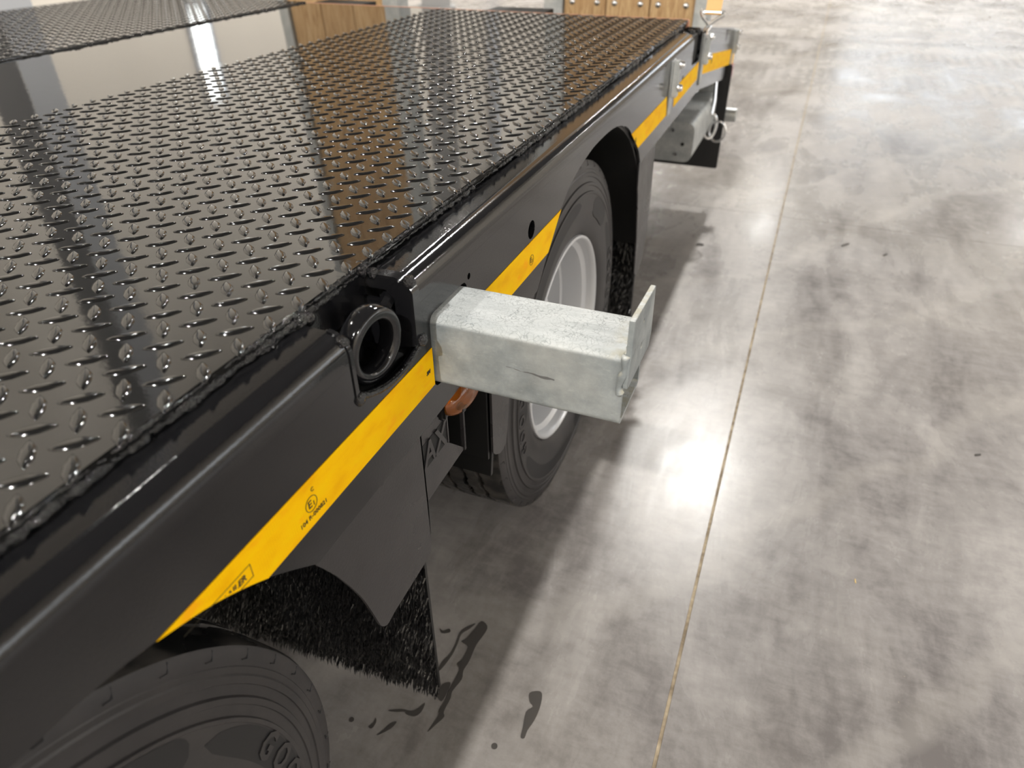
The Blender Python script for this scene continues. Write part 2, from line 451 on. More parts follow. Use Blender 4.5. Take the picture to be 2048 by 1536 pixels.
# --- deck plates
cp = MB().box(XI, XE, Y0, YE, ZD - .008, ZD).build('checker_plate', M['deck'], T, smooth=0)
cp2 = MB().box(-2.44, XI2, Y0, YE, ZD - .008, ZD + .004).build('checker_plate', M['deck'], T, smooth=0)
sp = MB().box(XI2, XI, Y0, YE, ZD - .008, ZD).build('smooth_plate', M['deck'], T, smooth=0)
MB().box(-2.45, -.05, YE, YE + .012, ZD - .05, ZD + .001).build('rear_edge_strip', M['warm_edge'], T, bevel=.004)

def lozenge(L=.0174, Wd=.0064, Hh=.0019, n=10):
    vs = []; fs = []
    rings = ((1.0, 1.0, 0.), (.86, .955, .60), (.52, .80, .93))      # across, along, height
    for kw, kl, hz in rings:
        for i in range(n):
            cx, cy = cos(2*pi*i/n), sin(2*pi*i/n)
            y = Wd * (1 - cx*cx) * kw * (1 if cy >= 0 else -1) if abs(cy) > 1e-6 else 0.
            if abs(abs(cx) - 1) < 1e-6 and kw < 1: cx *= .99
            vs.append((L*cx*kl, y, Hh*hz))
    m_ = len(rings)
    for r in range(m_-1):
        for i in range(n):
            j = (i+1) % n
            fs.append((r*n+i, r*n+j, (r+1)*n+j, (r+1)*n+i))
    vs.append((0, 0, Hh)); c_ = len(vs)-1
    for i in range(n): fs.append(((m_-1)*n+i, (m_-1)*n+(i+1) % n, c_))
    return vs, fs
LV, LF = lozenge()
lm = bpy.data.meshes.new('tread_lozenge'); lm.from_pydata(LV, [], LF); lm.materials.append(M['tread_paint']); lm.shade_smooth()
camp = Vector(cam_o.location)
def lozenges(plate, x0, x1, y0, y1, z, keep):
    spots = []
    i0 = math.floor((x0 + .1268) / (PITCH/2)) - 1
    for i in range(i0, i0 + int((x1-x0)/(PITCH/2)) + 4):
        for j in range(int((y0 + .0985)/(PITCH/2)) - 2, int((y1 + .0985)/(PITCH/2)) + 2):
            if (i + j) % 2: continue
            if (i % 2) != (j % 2): continue
            x = -.1268 + i*PITCH/2; y = -.0985 + j*PITCH/2
            if not (x0 + .004 < x < x1 - .008 and y0 + .01 < y < y1 - .01): continue
            a = radians(45) if i % 2 == 0 else radians(-45)
            spots.append((x, y, a))
    if keep:
        # nearest that lie inside the photograph
        fx = lambda s: (Vector((s[0], s[1], z)) - camp)
        R = cam_o.rotation_euler.to_matrix()
        def inframe(s):
            q = R.transposed() @ fx(s)
            return q.z < 0 and abs(q.x / -q.z) < 1024/1383.4 and abs(q.y / -q.z) < 768/1383.4
        vis = sorted([s for s in spots if inframe(s)], key=lambda s: fx(s).length)[:keep]
        ids = set(vis)
        for x, y, a in vis: inst('tread_lozenge', lm, plate, (x, y, z), a)
        spots = [s for s in spots if s not in ids]
    mb = MB()
    for x, y, a in spots:
        ca, sa = cos(a), sin(a)
        # those under the plate edge weld are cut short by it
        mb.add([(x + ca*p[0] - sa*p[1], y + sa*p[0] + ca*p[1], z + p[2]) for p in LV], LF)
    mb.build('tread_lozenges', M['tread_paint'], plate, smooth=180, recalc=False, stuff=True)
lozenges(cp, XI, XE + .006, -.75, YE, ZD, 300)
lozenges(cp2, -2.44, XI2, -.2, YE, ZD + .004, 0)

# --- weld beads
def bead(name, x, z, y0, y1, r, seedv, parent, step=.004, lump=.45, gaps=True):
    pts = []; rv = []
    y = y0
    while y <= y1:
        a = noise.noise(Vector((y*32, seedv, 0))); b = noise.noise(Vector((y*110, seedv, 3)))
        c_ = noise.noise(Vector((y*6, seedv, 9)))
        k = .62 + lump*a + .3*b + .35*c_
        if gaps and c_ < -.18: k *= .5
        pts.append((x + .0016*b + .001*a, y, z + .0012*a)); rv.append(max(.12, k)*r); y += step
    mb = MB().tube(pts, r, 9, rv=rv)
    mb.v = [tuple(Vector(p) + Vector((noise.noise(Vector(p)*190), 0, noise.noise(Vector(p)*190 + Vector((7, 7, 7)))))*.0022) for p in mb.v]
    return mb.build(name, M['weld'], parent, smooth=80)
bead('weld_bead', XE - .001, ZD - .011, Y0, 1.93, .0075, 1.7, T)
bead('weld_bead', XE - .0005, ZD - .0035, Y0, YE, .0040, 8.1, T, lump=.6)
bead('weld_bead', XI2 + .001, ZD + .001, -.4, YE, .0055, 4.2, T)

# --- side rail (rolled top edge), two lengths with the ring pocket between
def rail(y0, y1):
    prof = [(-.075, ZT), (-RR, ZT)] + arc(-RR, ZP, RR, 90, 0, 10)[1:] + [(0, ZP - .012), (-.008, ZP - .012)] + arc(-RR, ZP, RR - .008, 0, 90, 6) + [(-.075, ZT - .008)]
    return MB().prism([prof], y0, y1, 'y')
YPL, YPR = -.004, .116
rail(Y0, YPL).build('side_rail', M['side'], T, smooth=30)
rail(YPR, Y1).build('side_rail', M['side'], T, smooth=30)

# --- side panel with both wheel arches, pocket notch, beam hole and small holes
YW2 = .8505; YW1 = -.508
arch1 = catmull([(-.110, .6765), (-.169, .723), (-.226, .757), (-.282, .779), (-.337, .792), (-.42, .8), (-.51, .803)], 5)
arch1 = arch1 + [(2*-.51 - y, z) for y, z in reversed(arch1[:-1])]
arch2 = catmull([(1.262, .6765), (1.229, .716), (1.161, .761), (1.102, .80), (1.027, .824), (.945, .835), (.841, .835), (.777, .828), (.70, .811), (.641, .782), (.572, .725), (.522, .6765)], 5)
ZB = .6765
poly = [(Y0, ZB), (Y0, ZP - .0119), (0., ZP - .0119), (-.001, .82), (.0, .808), (.015, .801), (.045, .791), (.072, .788), (.10, .790), (.123, .797), (.129, .803), (.130, ZP - .0119)]
poly += [(Y1, ZP - .0119), (Y1, .815)] + arc(1.906, .812, .02, 180, 270, 4)[1:] + arc(2.015, .805, .02, -90, 0, 4)[1:] + [(2.035, .815), (2.035, .68)]
poly += [(1.43, ZB)] + arch2 + [(.40, ZB), (.10, ZB)] + arch1
def circ(y, z, r, n=16, sy=1.): return [(y + sy*r*cos(2*pi*i/n), z + r*sin(2*pi*i/n)) for i in range(n)]
BY0, BY1, BZ0, BZ1 = .156, .2512, .7215, .817
holes = [circ(.491, .7975, .0148), rrect(BY0 - .004, BY1 + .004, BZ0 - .004, BZ1 + .004, .012, 3),
         circ(.2625, .8225, .0045, 10), rrect(1.745, 1.765, .745, .79, .008, 3)]
MB().prism([poly] + holes, -.008, 0., 'x').build('side_panel', M['side'], T, smooth=25)

# --- yellow reflective tape on the panel
ZT1, ZT0 = .7788, .7253
def tape_poly(pts, x=0., parent=T): return MB().prism([pts], x - .0002, x + .0007, 'x').build('reflective_tape', M['tape'], parent, smooth=0)
a1 = [p for p in catmull([(-.110, .6765), (-.169, .723), (-.226, .757), (-.282, .779)], 5) if ZT0 < p[1] < ZT1]
tapeA = tape_poly([(-.2815, ZT1), (.1515, ZT1), (.1515, ZT0), (-.1722, ZT0)] + a1)
a2 = [p for p in arch2 if ZT0 < p[1] < ZT1 and p[0] < .8]
tapeB = tape_poly([(.2555, ZT0), (.2555, ZT1), (.636, ZT1)] + a2 + [(.5715, ZT0)])
tapeC = tape_poly([(1.219, ZT0), (1.136, ZT1), (1.527, ZT1), (1.545, ZT0)])
tapeD = tape_poly([(1.645, ZT0), (1.635, ZT1), (2.035, ZT1 + .002), (2.035, ZT0 + .002)])
tag(tapeA, 'yellow reflective tape with printed approval mark'); 

def put_text(name, txt, size, y, z, parent, x=.0011, bold=0., shear=0., rot=0., sx=1., clip=None, m='print', depth=.0002):
    vs, fs = text_mesh(txt, size, depth, bold, shear)
    R = Matrix.Rotation(rot, 3, 'Z')
    mb = MB()
    out = []
    for v in vs:
        p = R @ Vector((v[0]*sx, v[1], v[2]))
        out.append((x + p.z, y + p.x, z + p.y))
    mb.add(out, fs)
    o = mb.build(name, M[m], parent, smooth=0)
    if clip:
        bm = bmesh.new(); bm.from_mesh(o.data)
        for co, no in clip:
            bmesh.ops.bisect_plane(bm, geom=bm.verts[:] + bm.edges[:] + bm.faces[:], plane_co=co, plane_no=no, clear_outer=True)
        bm.to_mesh(o.data); bm.free()
    return o
def ring_print(y, z, r, w, parent, x=.0009):
    return MB().prism([circ(y, z, r, 24), circ(y, z, r - w, 24)], x, x + .0004, 'x').build('printed_ring', M['print'], parent, smooth=0)
def e_mark(y, z, s, parent, x=.0011, xr=.0009):
    ring_print(y, z, .0088*s, .0006*s, parent, xr)
    put_text('printed_letter', 'E', .0125*s, y - .0022*s, z, parent, x)
    put_text('printed_letter', '1', .008*s, y + .0036*s, z - .002*s, parent, x)
e_mark(-.1005, .7515, 1., tapeA)
put_text('printed_letter', 'C', .0065, -.0955, .7655, tapeA)
put_text('printed_number', '104 R-000821', .0072, -.100, .7375, tapeA, sx=1.05)
# boxed maker's print, cut by the wheel arch
clip = [((0, -.169, .7238), (0, .057*-1 * -1 * -.0338/.0338 * -1 * 0 - .034, -.057))]
cl = [((0, -.226, .7580), Vector((0, -.034, -.057))), ((0, -.282, .780), Vector((0, -.022, -.056)))]
put_text('printed_word', 'MAX TRAILER', .0092, -.2215, .7515, tapeA, bold=.00012, shear=.2, sx=.98, clip=cl)
fr = MB()
for a, b, c_, d_ in ((-.262, -.186, .7592, .7597), (-.202, -.186, .7443, .7448), (-.1865, -.186, .7443, .7597)):
    fr.box(.0009, .0012, a, b, c_, d_)
fr.build('printed_frame', M['print'], tapeA, smooth=0)
put_text('printed_mark', '3M', .007, .137, .7515, tapeA, bold=.0003, shear=.2)
e_mark(.49, .747, 1., tapeB)
e_mark(1.18, .752, .9, tapeC)

# --- ring pocket: dark box, end plates, ring, weld blobs
pk = MB().box(-.11, -.106, -.012, .135, .77, ZD - .01).box(-.11, -.008, -.012, .135, .770, .774).box(-.106, -.008, -.012, -.008, .77, .878).box(-.106, -.008, .131, .135, .77, .878)
pocket = pk.build('lashing_pocket', M['under'], T, smooth=0)
MB().prism([[(-.066, ZT - .002), (-RR, ZT - .002)] + arc(-RR, ZP, RR + .0015, 90, 0, 8) + [(.0015, .81), (-.012, .80), (-.012, .84), (-.03, .862), (-.066, .868)]], -.0085, .0005, 'y').build('pocket_end_plate', M['side'], pocket, bevel=.002)
MB().prism([[(-.062, ZT + .003), (-.016, ZT + .003), (-.004, ZT - .002), (.004, ZT - .013), (.004, .802), (-.02, .797), (-.02, .86), (-.03, .868), (-.062, .868)]], .112, .1305, 'y').build('pocket_end_plate', M['side'], pocket, bevel=.003)
MB().box(-.0625, -.0545, -.004, .115, .845, .8895).build('pocket_back_plate', M['side'], pocket, bevel=.002)
lip = MB().tube([(.0, y, z) for y, z in catmull([(.0, .81), (.015, .801), (.045, .791), (.072, .788), (.10, .790), (.125, .799)], 4)], .004, 8).build('pocket_lip', M['weld'], pocket)
def blob(c_, r, sd, parent=pocket):
    bm = bmesh.new(); bmesh.ops.create_icosphere(bm, subdivisions=3, radius=r)
    for v in bm.verts:
        v.co *= 1 + .28*noise.noise(v.co*200 + Vector((sd, 0, 0))); v.co += Vector(c_)
    mb = MB(); bm.verts.index_update(); mb.add([v.co for v in bm.verts], [[q.index for q in f.verts] for f in bm.faces]); bm.free()
    return mb.build('weld_blob', M['weld'], parent, smooth=180)
for i, (c_, r) in enumerate((((-.001, .0, .806), .0075), ((-.056, -.004, .886), .0095), ((-.058, .112, .889), .0095), ((-.006, -.005, .875), .0065),
                             ((-.003, .121, .880), .0075), ((.002, .124, .806), .0085), ((-.05, .006, .885), .007), ((-.045, .115, .886), .0065))):
    blob(c_, r, i*3.1)
ring = empty('lashing_ring', (0, 0, 0), T)
tag(ring, 'round black lashing ring in its pocket')
def ring_mesh(c_, R0, rr, rx, tilt):
    mb = MB(); n1, n2 = 48, 14; vs = []; fs = []
    for i in range(n1):
        a = 2*pi*i/n1
        for k in range(n2):
            b = 2*pi*k/n2
            sg = lambda t: abs(t)**.7 * (1 if t >= 0 else -1)
            rad = R0 + rr*sg(cos(b))
            vs.append((rx*sg(sin(b)), rad*cos(a), rad*1.06*sin(a)))
    for i in range(n1):
        for k in range(n2):
            fs.append((i*n2+k, ((i+1) % n1)*n2+k, ((i+1) % n1)*n2+(k+1) % n2, i*n2+(k+1) % n2))
    mb.add(vs, fs).xf(Matrix.Translation(c_) @ tilt)
    return mb
ring_mesh((-.019, .056, .8345), .0352, .0078, .0125, Matrix.Rotation(radians(-8), 4, 'Z') @ Matrix.Rotation(radians(4), 4, 'Y')).build('ring', M['weld'] if False else M['side'], ring, smooth=60)
MB().tube([(-.03, .105, .85), (-.03, .13, .862)], .009, 8).build('ring_pivot', M['side'], ring)
MB().prism([[(-.07, .80), (-.02, .80), (-.018, .835), (-.035, .86), (-.07, .86)]], .106, .112, 'y').build('ring_lug', M['side'], ring, bevel=.001)

# --- skirts below the panel
sk1 = [(-.1105, ZB + .003)] + catmull([(-.112, .676), (-.086, .629), (-.057, .562), (-.042, .513), (-.033, .479), (-.027, .467), (-.018, .460), (-.008, .461), (.0, .4625)], 4) + [(.098, .4655), (.104, .470), (.1075, .50), (.1095, .564), (.1095, ZB + .003)]
MB().prism([sk1], -.0055, -.0015, 'x').build('skirt_panel', M['skirt'], T, smooth=25)
MB().box(-.03, -.0015, .1065, .1095, .50, ZB).build('skirt_flange', M['skirt'], T, smooth=0)
sk2 = [(.325, ZB + .003), (.325, .474), (.335, .462), (.352, .451), (.366, .449), (.379, .455), (.388, .49), (.395, .535), (.415, .58), (.455, .625), (.50, .66), (.517, ZB + .003)]
MB().prism([sk2], -.0055, -.0015, 'x').build('skirt_panel', M['skirt'], T, smooth=25)
sk3 = [(1.262, ZB + .003), (1.27, .611), (1.286, .573), (1.322, .45), (1.337, .341), (1.352, .325), (1.372, .318), (1.399, .322), (1.43, .35), (1.455, .40), (1.46, .53), (1.445, ZB + .003)]
MB().prism([sk3], -.0055, -.0015, 'x').build('skirt_panel', M['skirt'], T, smooth=25)

# --- maker's plate under the panel with raised letters, shelf and strips
npl = MB().prism([[(.10, .507), (.279, .512), (.2245, .566), (.2245, ZB + .01), (.10, ZB + .01)]], -.034, -.030, 'x').build('name_plate', M['skirt'], T, smooth=0)
MB().prism([[(.108, .568), (.2215, .568), (.2215, .6115), (.108, .6115)]], -.0302, -.0296, 'x').build('letter_slot', M['under'], npl, smooth=0)
for ch, y in (('M', .130), ('A', .168), ('X', .2015)):
    put_text('plate_letter', ch, .056, y, .5895, npl, x=-.0285, bold=.0012, shear=.12, sx=.88, m='skirt', depth=.0012)
MB().box(-.034, -.028, .276, .281, .510, ZB).build('plate_post', M['skirt'], npl, smooth=0)
MB().box(-.034, -.028, .2245, .2275, .565, ZB).build('plate_rib', M['skirt'], npl, smooth=0)

# --- mudguards over the wheels and black cross sheet ahead of the rear wheel
def mudguard(yc, a_lo, a_hi):
    prof = []
    for i in range(25):
        a = radians(a_lo + (a_hi - a_lo)*i/24); prof.append((yc + .525*cos(a), .385 + .472*sin(a)))
    inner = [(yc + (y-yc)*.985, .385 + (z-.385)*.985) for y, z in reversed(prof)]
    return MB().prism([prof + inner], -.44, -.0085, 'x').build('mudguard', M['plastic'], T, smooth=30)
mudguard(YW1, 39, 176); mudguard(YW2, 4, 176)
MB().box(-.42, -.008, .318, .323, .462, ZB + .02).build('mudguard_sheet', M['plastic'], T, smooth=0)
MB().box(-.42, -.012, 1.40, 1.405, .12, ZB).build('mudguard_sheet', M['plastic'], T, smooth=0)

# --- spray flap: bristle mat behind the front wheel
def spray(y, x0, x1, zr, sl, z1, nb):
    zb = lambda x: zr + (x - x1)*sl
    p = MB().prism([[(x0, zb(x0) + .012), (x1, zb(x1) + .012), (x1, z1), (x0, z1)]], y, y + .006, 'y').build('spray_flap', M['plastic'], T, smooth=0)
    mb = MB(); rnd = random.Random(3)
    for i in range(nb):
        x = rnd.uniform(x0, x1); z = rnd.uniform(zb(x) + .006, z1)
        L = rnd.uniform(.012, .024); w = rnd.uniform(.0008, .0017)
        a = rnd.gauss(0, .4); out = rnd.uniform(.35, 1.1)
        d_ = Vector((sin(a)*.6, -out, -1.0)).normalized()
        t = Vector((cos(a), rnd.uniform(-.4, .4), sin(a)*.3)) * w
        b0 = Vector((x, y, z)); b1 = b0 + d_*L*.6 + Vector((0, -.002, 0)); b2 = b0 + d_*L + Vector((0, .001, -.003))
        mb.add([b0 - t, b0 + t, b1 + t*.8, b1 - t*.8, b2], [(0, 1, 2, 3), (3, 2, 4)])
    mb.build('bristles', M['bristle'], p, smooth=0, recalc=False, stuff=True)
    return p
spray(.125, -.60, -.030, .068, .115, .70, 22000)
spray(1.392, -.30, -.012, .12, 0., .60, 5000)

# --- wheels
def make_wheel(yc, full):
    wz, wx = .385, -.035 - .1225
    wh = empty('wheel', (0, 0, 0), T)
    prof = [(.226, .092), (.236, .104), (.250, .113), (.264, .1185), (.284, .1215), (.292, .1225), (.328, .1225), (.3295, .1238), (.3335, .1238), (.3345, .121),
            (.3445, .1195), (.3455, .1210), (.3515, .1203), (.3530, .1172), (.3625, .1150), (.3635, .1165), (.3705, .1158), (.3725, .1140), (.3785, .1135), (.3795, .1125),
            (.3915, .1102), (.3970, .1068)]
    rows = [prof]
    NS = 160 if full else 128
    mb = MB().lathe(prof, NS, 'x', (wx, yc, wz))
    mb.v = [(x, y, max(z, .0004)) for x, y, z in mb.v]
    tag(mb.build('tyre', M['tyre'], wh, smooth=28), 'black truck tyre with ridged sidewall')
    # tread with zig-zag grooves
    gr = [-.056, -.020, .020, .056]; prof_t = [(.3925, .0975), (.3942, .092)]
    tmb = MB(); vs = []; k = 0
    cols = [(.3970, .1068, 0), (.3995, .100, 0)]
    for g in reversed(gr):
        cols += [(.4005, g + .0055, 1), (.3895, g + .0035, 1), (.3895, g - .0035, 1), (.4005, g - .0055, 1)]
    cols += [(.3995, -.100, 0), (.3970, -.1068, 0), (.3785, -.1135, 0), (.33, -.1225, 0), (.25, -.113, 0), (.226, -.092, 0)]
    NT_ = 240; tm = []
    for i in range(NT_):
        a = 2*pi*i/NT_
        zz = .0026 * (1 if (i % 6) < 3 else -1) * (1 - .4*((i % 3) == 1))
        for r, t, q in cols: vs.append((wx + t + zz*q, yc + r*cos(a), max(.0004, wz + r*sin(a))))
    kc = len(cols); fs = []
    for i in range(NT_):
        j = (i+1) % NT_
        for q in range(kc-1): fs.append((i*kc+q, j*kc+q, j*kc+q+1, i*kc+q+1))
    tmb.add(vs, fs); tmb.build('tread', M['tread'], wh, smooth=35)
    # sidewall pads and lettering
    def on_tyre(ang, r, x): return (x, yc + r*cos(ang), wz + r*sin(ang))
    def pad(a0, a1, r0, r1, x=wx + .1228, m='tyre_dark', name='sidewall_pad'):
        n_ = 26; mb = MB(); vs = []
        for i in range(n_+1):
            t = i/n_; a = radians(a0 + (a1-a0)*t)
            s_ = min(1, 4.5*min(t, 1-t)); e = sqrt(max(0, 1-(1-s_)**2))
            rm = (r0+r1)/2; h = (r1-r0)/2*e
            vs += [on_tyre(a, rm-h, x), on_tyre(a, rm+h, x)]
        mb.add(vs, [(2*i, 2*i+1, 2*i+3, 2*i+2) for i in range(n_)])
        return mb.build(name, M[m], wh, smooth=0)
    for a0 in (36, 156, 276):
        pad(a0 - 72, a0 + 3, .2945, .3275)
        pad(a0 + 6.5, a0 + 30, .282, .3275)
    for word, a_start in (('GOODYEAR', 17.6), ('GOODYEAR', 197.6)):
        for k_, ch in enumerate(word):
            vs, fs = text_mesh(ch, .040, .0007, .0012, 0, 2)
            a = radians(a_start - 7.8*k_)
            rad = Vector((cos(a), sin(a))); tan = Vector((sin(a), -cos(a)))
            # letter: raised outline tyre-grey on the dark pad
            mb = MB()
            out = []
            for v in vs:
                p = rad*(.3125 + v[1]) + tan*(v[0]*.95)
                out.append((wx + .1236 + v[2], yc + p.x, wz + p.y))
            mb.add(out, fs); mb.build('sidewall_letter', M['tyre'], wh, smooth=0)
            vs2, fs2 = text_mesh(ch, .034, .0005, -.0016, 0, 2)
            out = []
            for v in vs2:
                p = rad*(.3125 + v[1]) + tan*(v[0]*.95)
                out.append((wx + .1240 + v[2], yc + p.x, wz + p.y))
    # shoulder sipes
    sp_ = MB()
    for i in range(44):
        a = 2*pi*i/44 + .02
        for (ra, rb, da, db) in ((.389, .3815, 0, 0), (.3815, .3815, 0, .018)):
            pass
        p0 = on_tyre(a, .3950, wx + .1085); p1 = on_tyre(a, .3860, wx + .1122); p2 = on_tyre(a + .022, .3850, wx + .1124)
        if min(p0[2], p1[2], p2[2]) > .003: sp_.tube([p0, p1, p2], .0006, 4)
    sp_.build('shoulder_sipes', M['tyre_dark'], wh, smooth=0, stuff=True)
    # rim
    rp = [(.222, .085), (.2255, .1), (.2285, .1100), (.2325, .1130), (.2370, .1115), (.2385, .105), (.2365, .100), (.2300, .0985), (.2265, .092), (.2185, .086), (.212, .082), (.2095, .070), (.2085, .030), (.203, .026), (.2015, -.02), (.198, -.034), (.188, -.042), (.150, -.046), (.146, -.040), (.118, -.036), (.112, -.03), (.110, .02), (.104, .03), (.06, .034), (0, .036)]
    MB().lathe(rp, 96, 'x', (wx, yc, wz)).build('rim', M['rim'], wh, smooth=40)
    nut = MB().lathe([(0, .03), (.008, .03), (.012, .024), (.013, 0)], 6, 'x').build('wheel_nut', M['chrome'], wh, smooth=20)
    for i in range(10):
        a = 2*pi*i/10; loc = (wx - .036, yc + .133*cos(a), wz + .133*sin(a))
        if i == 0: nut.location = loc
        else: inst('wheel_nut', nut.data, wh, loc)
    return wh
w1 = make_wheel(YW1, True); tag(w1, 'front wheel below the near wheel arch')
w2 = make_wheel(YW2, True); tag(w2, 'rear wheel with silver rim behind the galvanised beam')

# --- chassis under the deck, its unseen beams deepened to block light below
MB().box(-2.44, -.06, Y0, YE, ZD - .05, ZD - .008).build('deck_frame', M['under'], T, smooth=0)
MB().box(-.95, -.70, Y0, 2.6, .26, ZD - .05).build('chassis_blocker', M['under'], T, smooth=0)
MB().box(-1.80, -1.55, Y0, 2.6, .26, ZD - .05).build('chassis_blocker', M['under'], T, smooth=0)
for yc in (YW1, YW2):
    MB().tube([(-2.3, yc, .385), (-.2, yc, .385)], .06, 16).build('axle', M['under'], T)
MB().box(-2.5, -2.46, Y0, 2.03, ZB, ZD).build('far_side_panel', M['side'], T, smooth=0)

# --- amber marker lamp
lp = empty('marker_lamp', (0, 0, 0), T); tag(lp, 'amber side marker lamp half hidden under the galvanised beam')
lx, ly, lz = -.010, .238, .655
def ell(rx, ry, rz, n1=28, n2=8):
    vs = []; fs = []
    for j in range(n2+1):
        t = (pi/2)*j/n2
        for i in range(n1):
            a = 2*pi*i/n1
            vs.append((lx + rx*sin(t), ly + ry*cos(a)*cos(t), lz + rz*sin(a)*cos(t)))
    for j in range(n2):
        for i in range(n1): fs.append((j*n1+i, j*n1+(i+1) % n1, (j+1)*n1+(i+1) % n1, (j+1)*n1+i))
    fs.append(tuple(range(n1)))
    return MB().add(vs, fs)
ell(.022, .050, .027).build('lens', M['amber'], lp, smooth=50)
ell(.010, .044, .022).build('reflector', M['lampback'], lp, smooth=50)
rb = MB()
for i in range(11):
    y = ly + .0 + i*.0042
    if abs(y-ly) < .046:
        h = .025*sqrt(max(0, 1-((y-ly)/.049)**2)); d_ = .021*sqrt(max(0, 1-((y-ly)/.05)**2))
        rb.tube([(lx + d_*cos(t)*1.01, y, lz + h*sin(t)) for t in [radians(-80+160*k/10) for k in range(11)]], .0005, 5)
rb.build('lens_ribs', M['amber'], lp, stuff=True)
MB().box(lx - .014, lx - .001, ly - .05, ly + .05, lz - .022, lz + .03).build('lamp_base', M['plastic'], lp, bevel=.004)
MB().tube([(lx + .013, ly - .022, lz - .01), (lx + .017, ly - .022, lz - .01)], .006, 12).build('bulb', M['tyre_dark'], lp)

# --- galvanised brackets on the panel towards the rear
def bracket(y, z_top, z_bot, sl=0.):
    b = empty('strap_bracket', (0, 0, 0), T)
    zt = z_top
    MB().box(0., .004, y, y + .045, z_bot, zt).build('strap_bar', M['galv'], b, bevel=.001)
    MB().box(.004, .020, y + .012, y + .040, zt - .095, zt - .002).build('bracket_plate', M['galv'], b, bevel=.003)
    MB().lathe([(0, .012), (.007, .012), (.010, .007), (.010, 0)], 14, 'x', (.02, y + .024, zt - .012)).build('bolt', M['chrome'], b)
    MB().lathe([(0, .012), (.007, .012), (.010, .007), (.010, 0)], 14, 'x', (.02, y + .024, zt - .07)).build('bolt', M['chrome'], b)
    return b
bracket(1.545, .864, .722); bracket(2.075, .858, .700); bracket(2.965, .752, .60)

# --- sloped tail section
tp = [(2.035, .872), (2.17, .857), (2.69, .789), (2.695, .745), (2.715, .742), (2.72, .786), (3.08, .741), (3.10, .735), (3.10, .545), (2.93, .566), (2.15, .674), (2.035, .682)]
tail = MB().prism([tp], -.012, 0., 'x').build('tail_side_plate', M['side'], T, smooth=0)
sl_ = -.129
tt = lambda y: .857 + (y - 2.17)*sl_
tape_poly([(2.125, tt(2.125) - .078), (2.96, tt(2.96) - .078), (2.96, tt(2.96) - .140), (2.125, tt(2.125) - .137)])
tape_poly([(3.012, tt(3.012) - .078), (3.097, tt(3.097) - .078), (3.097, tt(3.097) - .140), (3.012, tt(3.012) - .140)])
e_mark(2.34, .735, 1.4, tapeD)
MB().prism([[(2.072, .868), (3.0, .745), (3.0, .70), (2.072, .80)]], -2.45, -.055, 'x').build('tail_deck', M['deck'], T, smooth=0)
MB().prism([[(2.04, .880), (3.09, .745), (3.09, .725), (2.04, .86)]], -.055, -.0125, 'x').build('tail_rail', M['side'], T, bevel=.003)
for i, (x, y) in enumerate(((-.05, 1.955), (-.028, 1.99), (-.04, 2.02), (-.015, 2.025), (-.06, 2.0))):
    blob((x, y, .866 + .004*(i % 2)), .011, 20 + i*1.7, T)
MB().box(-.10, -.012, 1.89, 2.06, .70, .868).build('tail_pocket', M['under'], T, smooth=0)
MB().box(-.012, -.002, 3.062, 3.10, .30, .56).build('tail_post', M['skirt'], T, smooth=0)
MB().box(-.002, .010, 3.03, 3.085, .545, .60).build('rear_lamp', M['red'], T, bevel=.003)
# under the tail: galvanised storage tube, bumper, rubber flap
gb = MB().prism([rrect(-.32, -.0185, .372, .520, .03, 5)], 2.30, 2.86, 'y').build('storage_tube', M['galv'], T, smooth=40)
for x, z, q in ((-.058, .44, 'under'), (-.20, .445, 'under'), (-.10, .49, 'chrome'), (-.08, .40, 'chrome')):
    MB().lathe([(0, -.003), (.007, -.003), (.007, .001)], 12, 'y', (x, 2.30, z)).build('bolt', M[q], gb)
MB().box(-.45, .020, 2.93, 2.94, .165, .62).build('rubber_flap', M['flap'], T, bevel=.004)
MB().tube([(-.6, 2.98, .40), (.065, 2.98, .40)], .03, 20).build('bumper_tube', M['galv'], T)
MB().box(-.10, -.03, 2.86, 2.90, .42, .60).build('flap_hanger', M['galv'], T, bevel=.004)

# --- loading ramps, folded up
def make_ramp(x0, x1, mirror):
    r = empty('loading_ramp', (0, 0, 0), T)
    yb, zb, H = 2.95, .72, 1.95
    fx = (lambda x: x) if not mirror else (lambda x: -2.5 - x)
    L_ = Matrix.Translation((0, yb, zb)) @ Matrix.Rotation(radians(-4), 4, 'X') @ Matrix.Translation((0, -yb, -zb))
    def bx(name, a, b, y0, y1, z0, z1, m, bevel=.003):
        a, b = sorted((fx(a), fx(b)))
        return MB().box(a, b, y0, y1, z0, z1).xf(L_).build(name, m, r, bevel=bevel)
    bx('ramp_rail', -.864, -.775, yb - .02, yb + .09, zb, zb + H, M['galv'])
    bx('ramp_rail', -.178, -.118, yb - .02, yb + .09, zb, zb + H, M['galv'])
    for k in range(4): bx('cross_member', -.775, -.178, yb + .045, yb + .085, zb + .02 + k*.6, zb + .08 + k*.6, M['galv'])
    xs_ = (-.773, -.575, -.377, -.180)
    for k in range(3):
        bx('ramp_plank', xs_[k] + .002, xs_[k+1] - .002, yb, yb + .042, zb + .005, zb + H - .02, M['wood'])
    bm_ = MB().lathe([(0, .009), (.006, .0085), (.0115, .005), (.014, 0)], 14, 'y')
    bm_.v = [(x, -y, z) for x, y, z in bm_.v]
    first = None
    for zz in (.1165, .70, 1.3, 1.85):
        for bx_ in (-.735, -.618, -.537, -.420, -.341, -.219):
            p = L_ @ Vector((fx(bx_), yb, zb + zz))
            if first is None:
                first = bm_.build('plank_bolt', M['chrome'], r, smooth=60); first.location = p
            else: inst('plank_bolt', first.data, r, p)
    return r
tag(make_ramp(0, 0, False), 'raised loading ramp with oak planks near the strap')
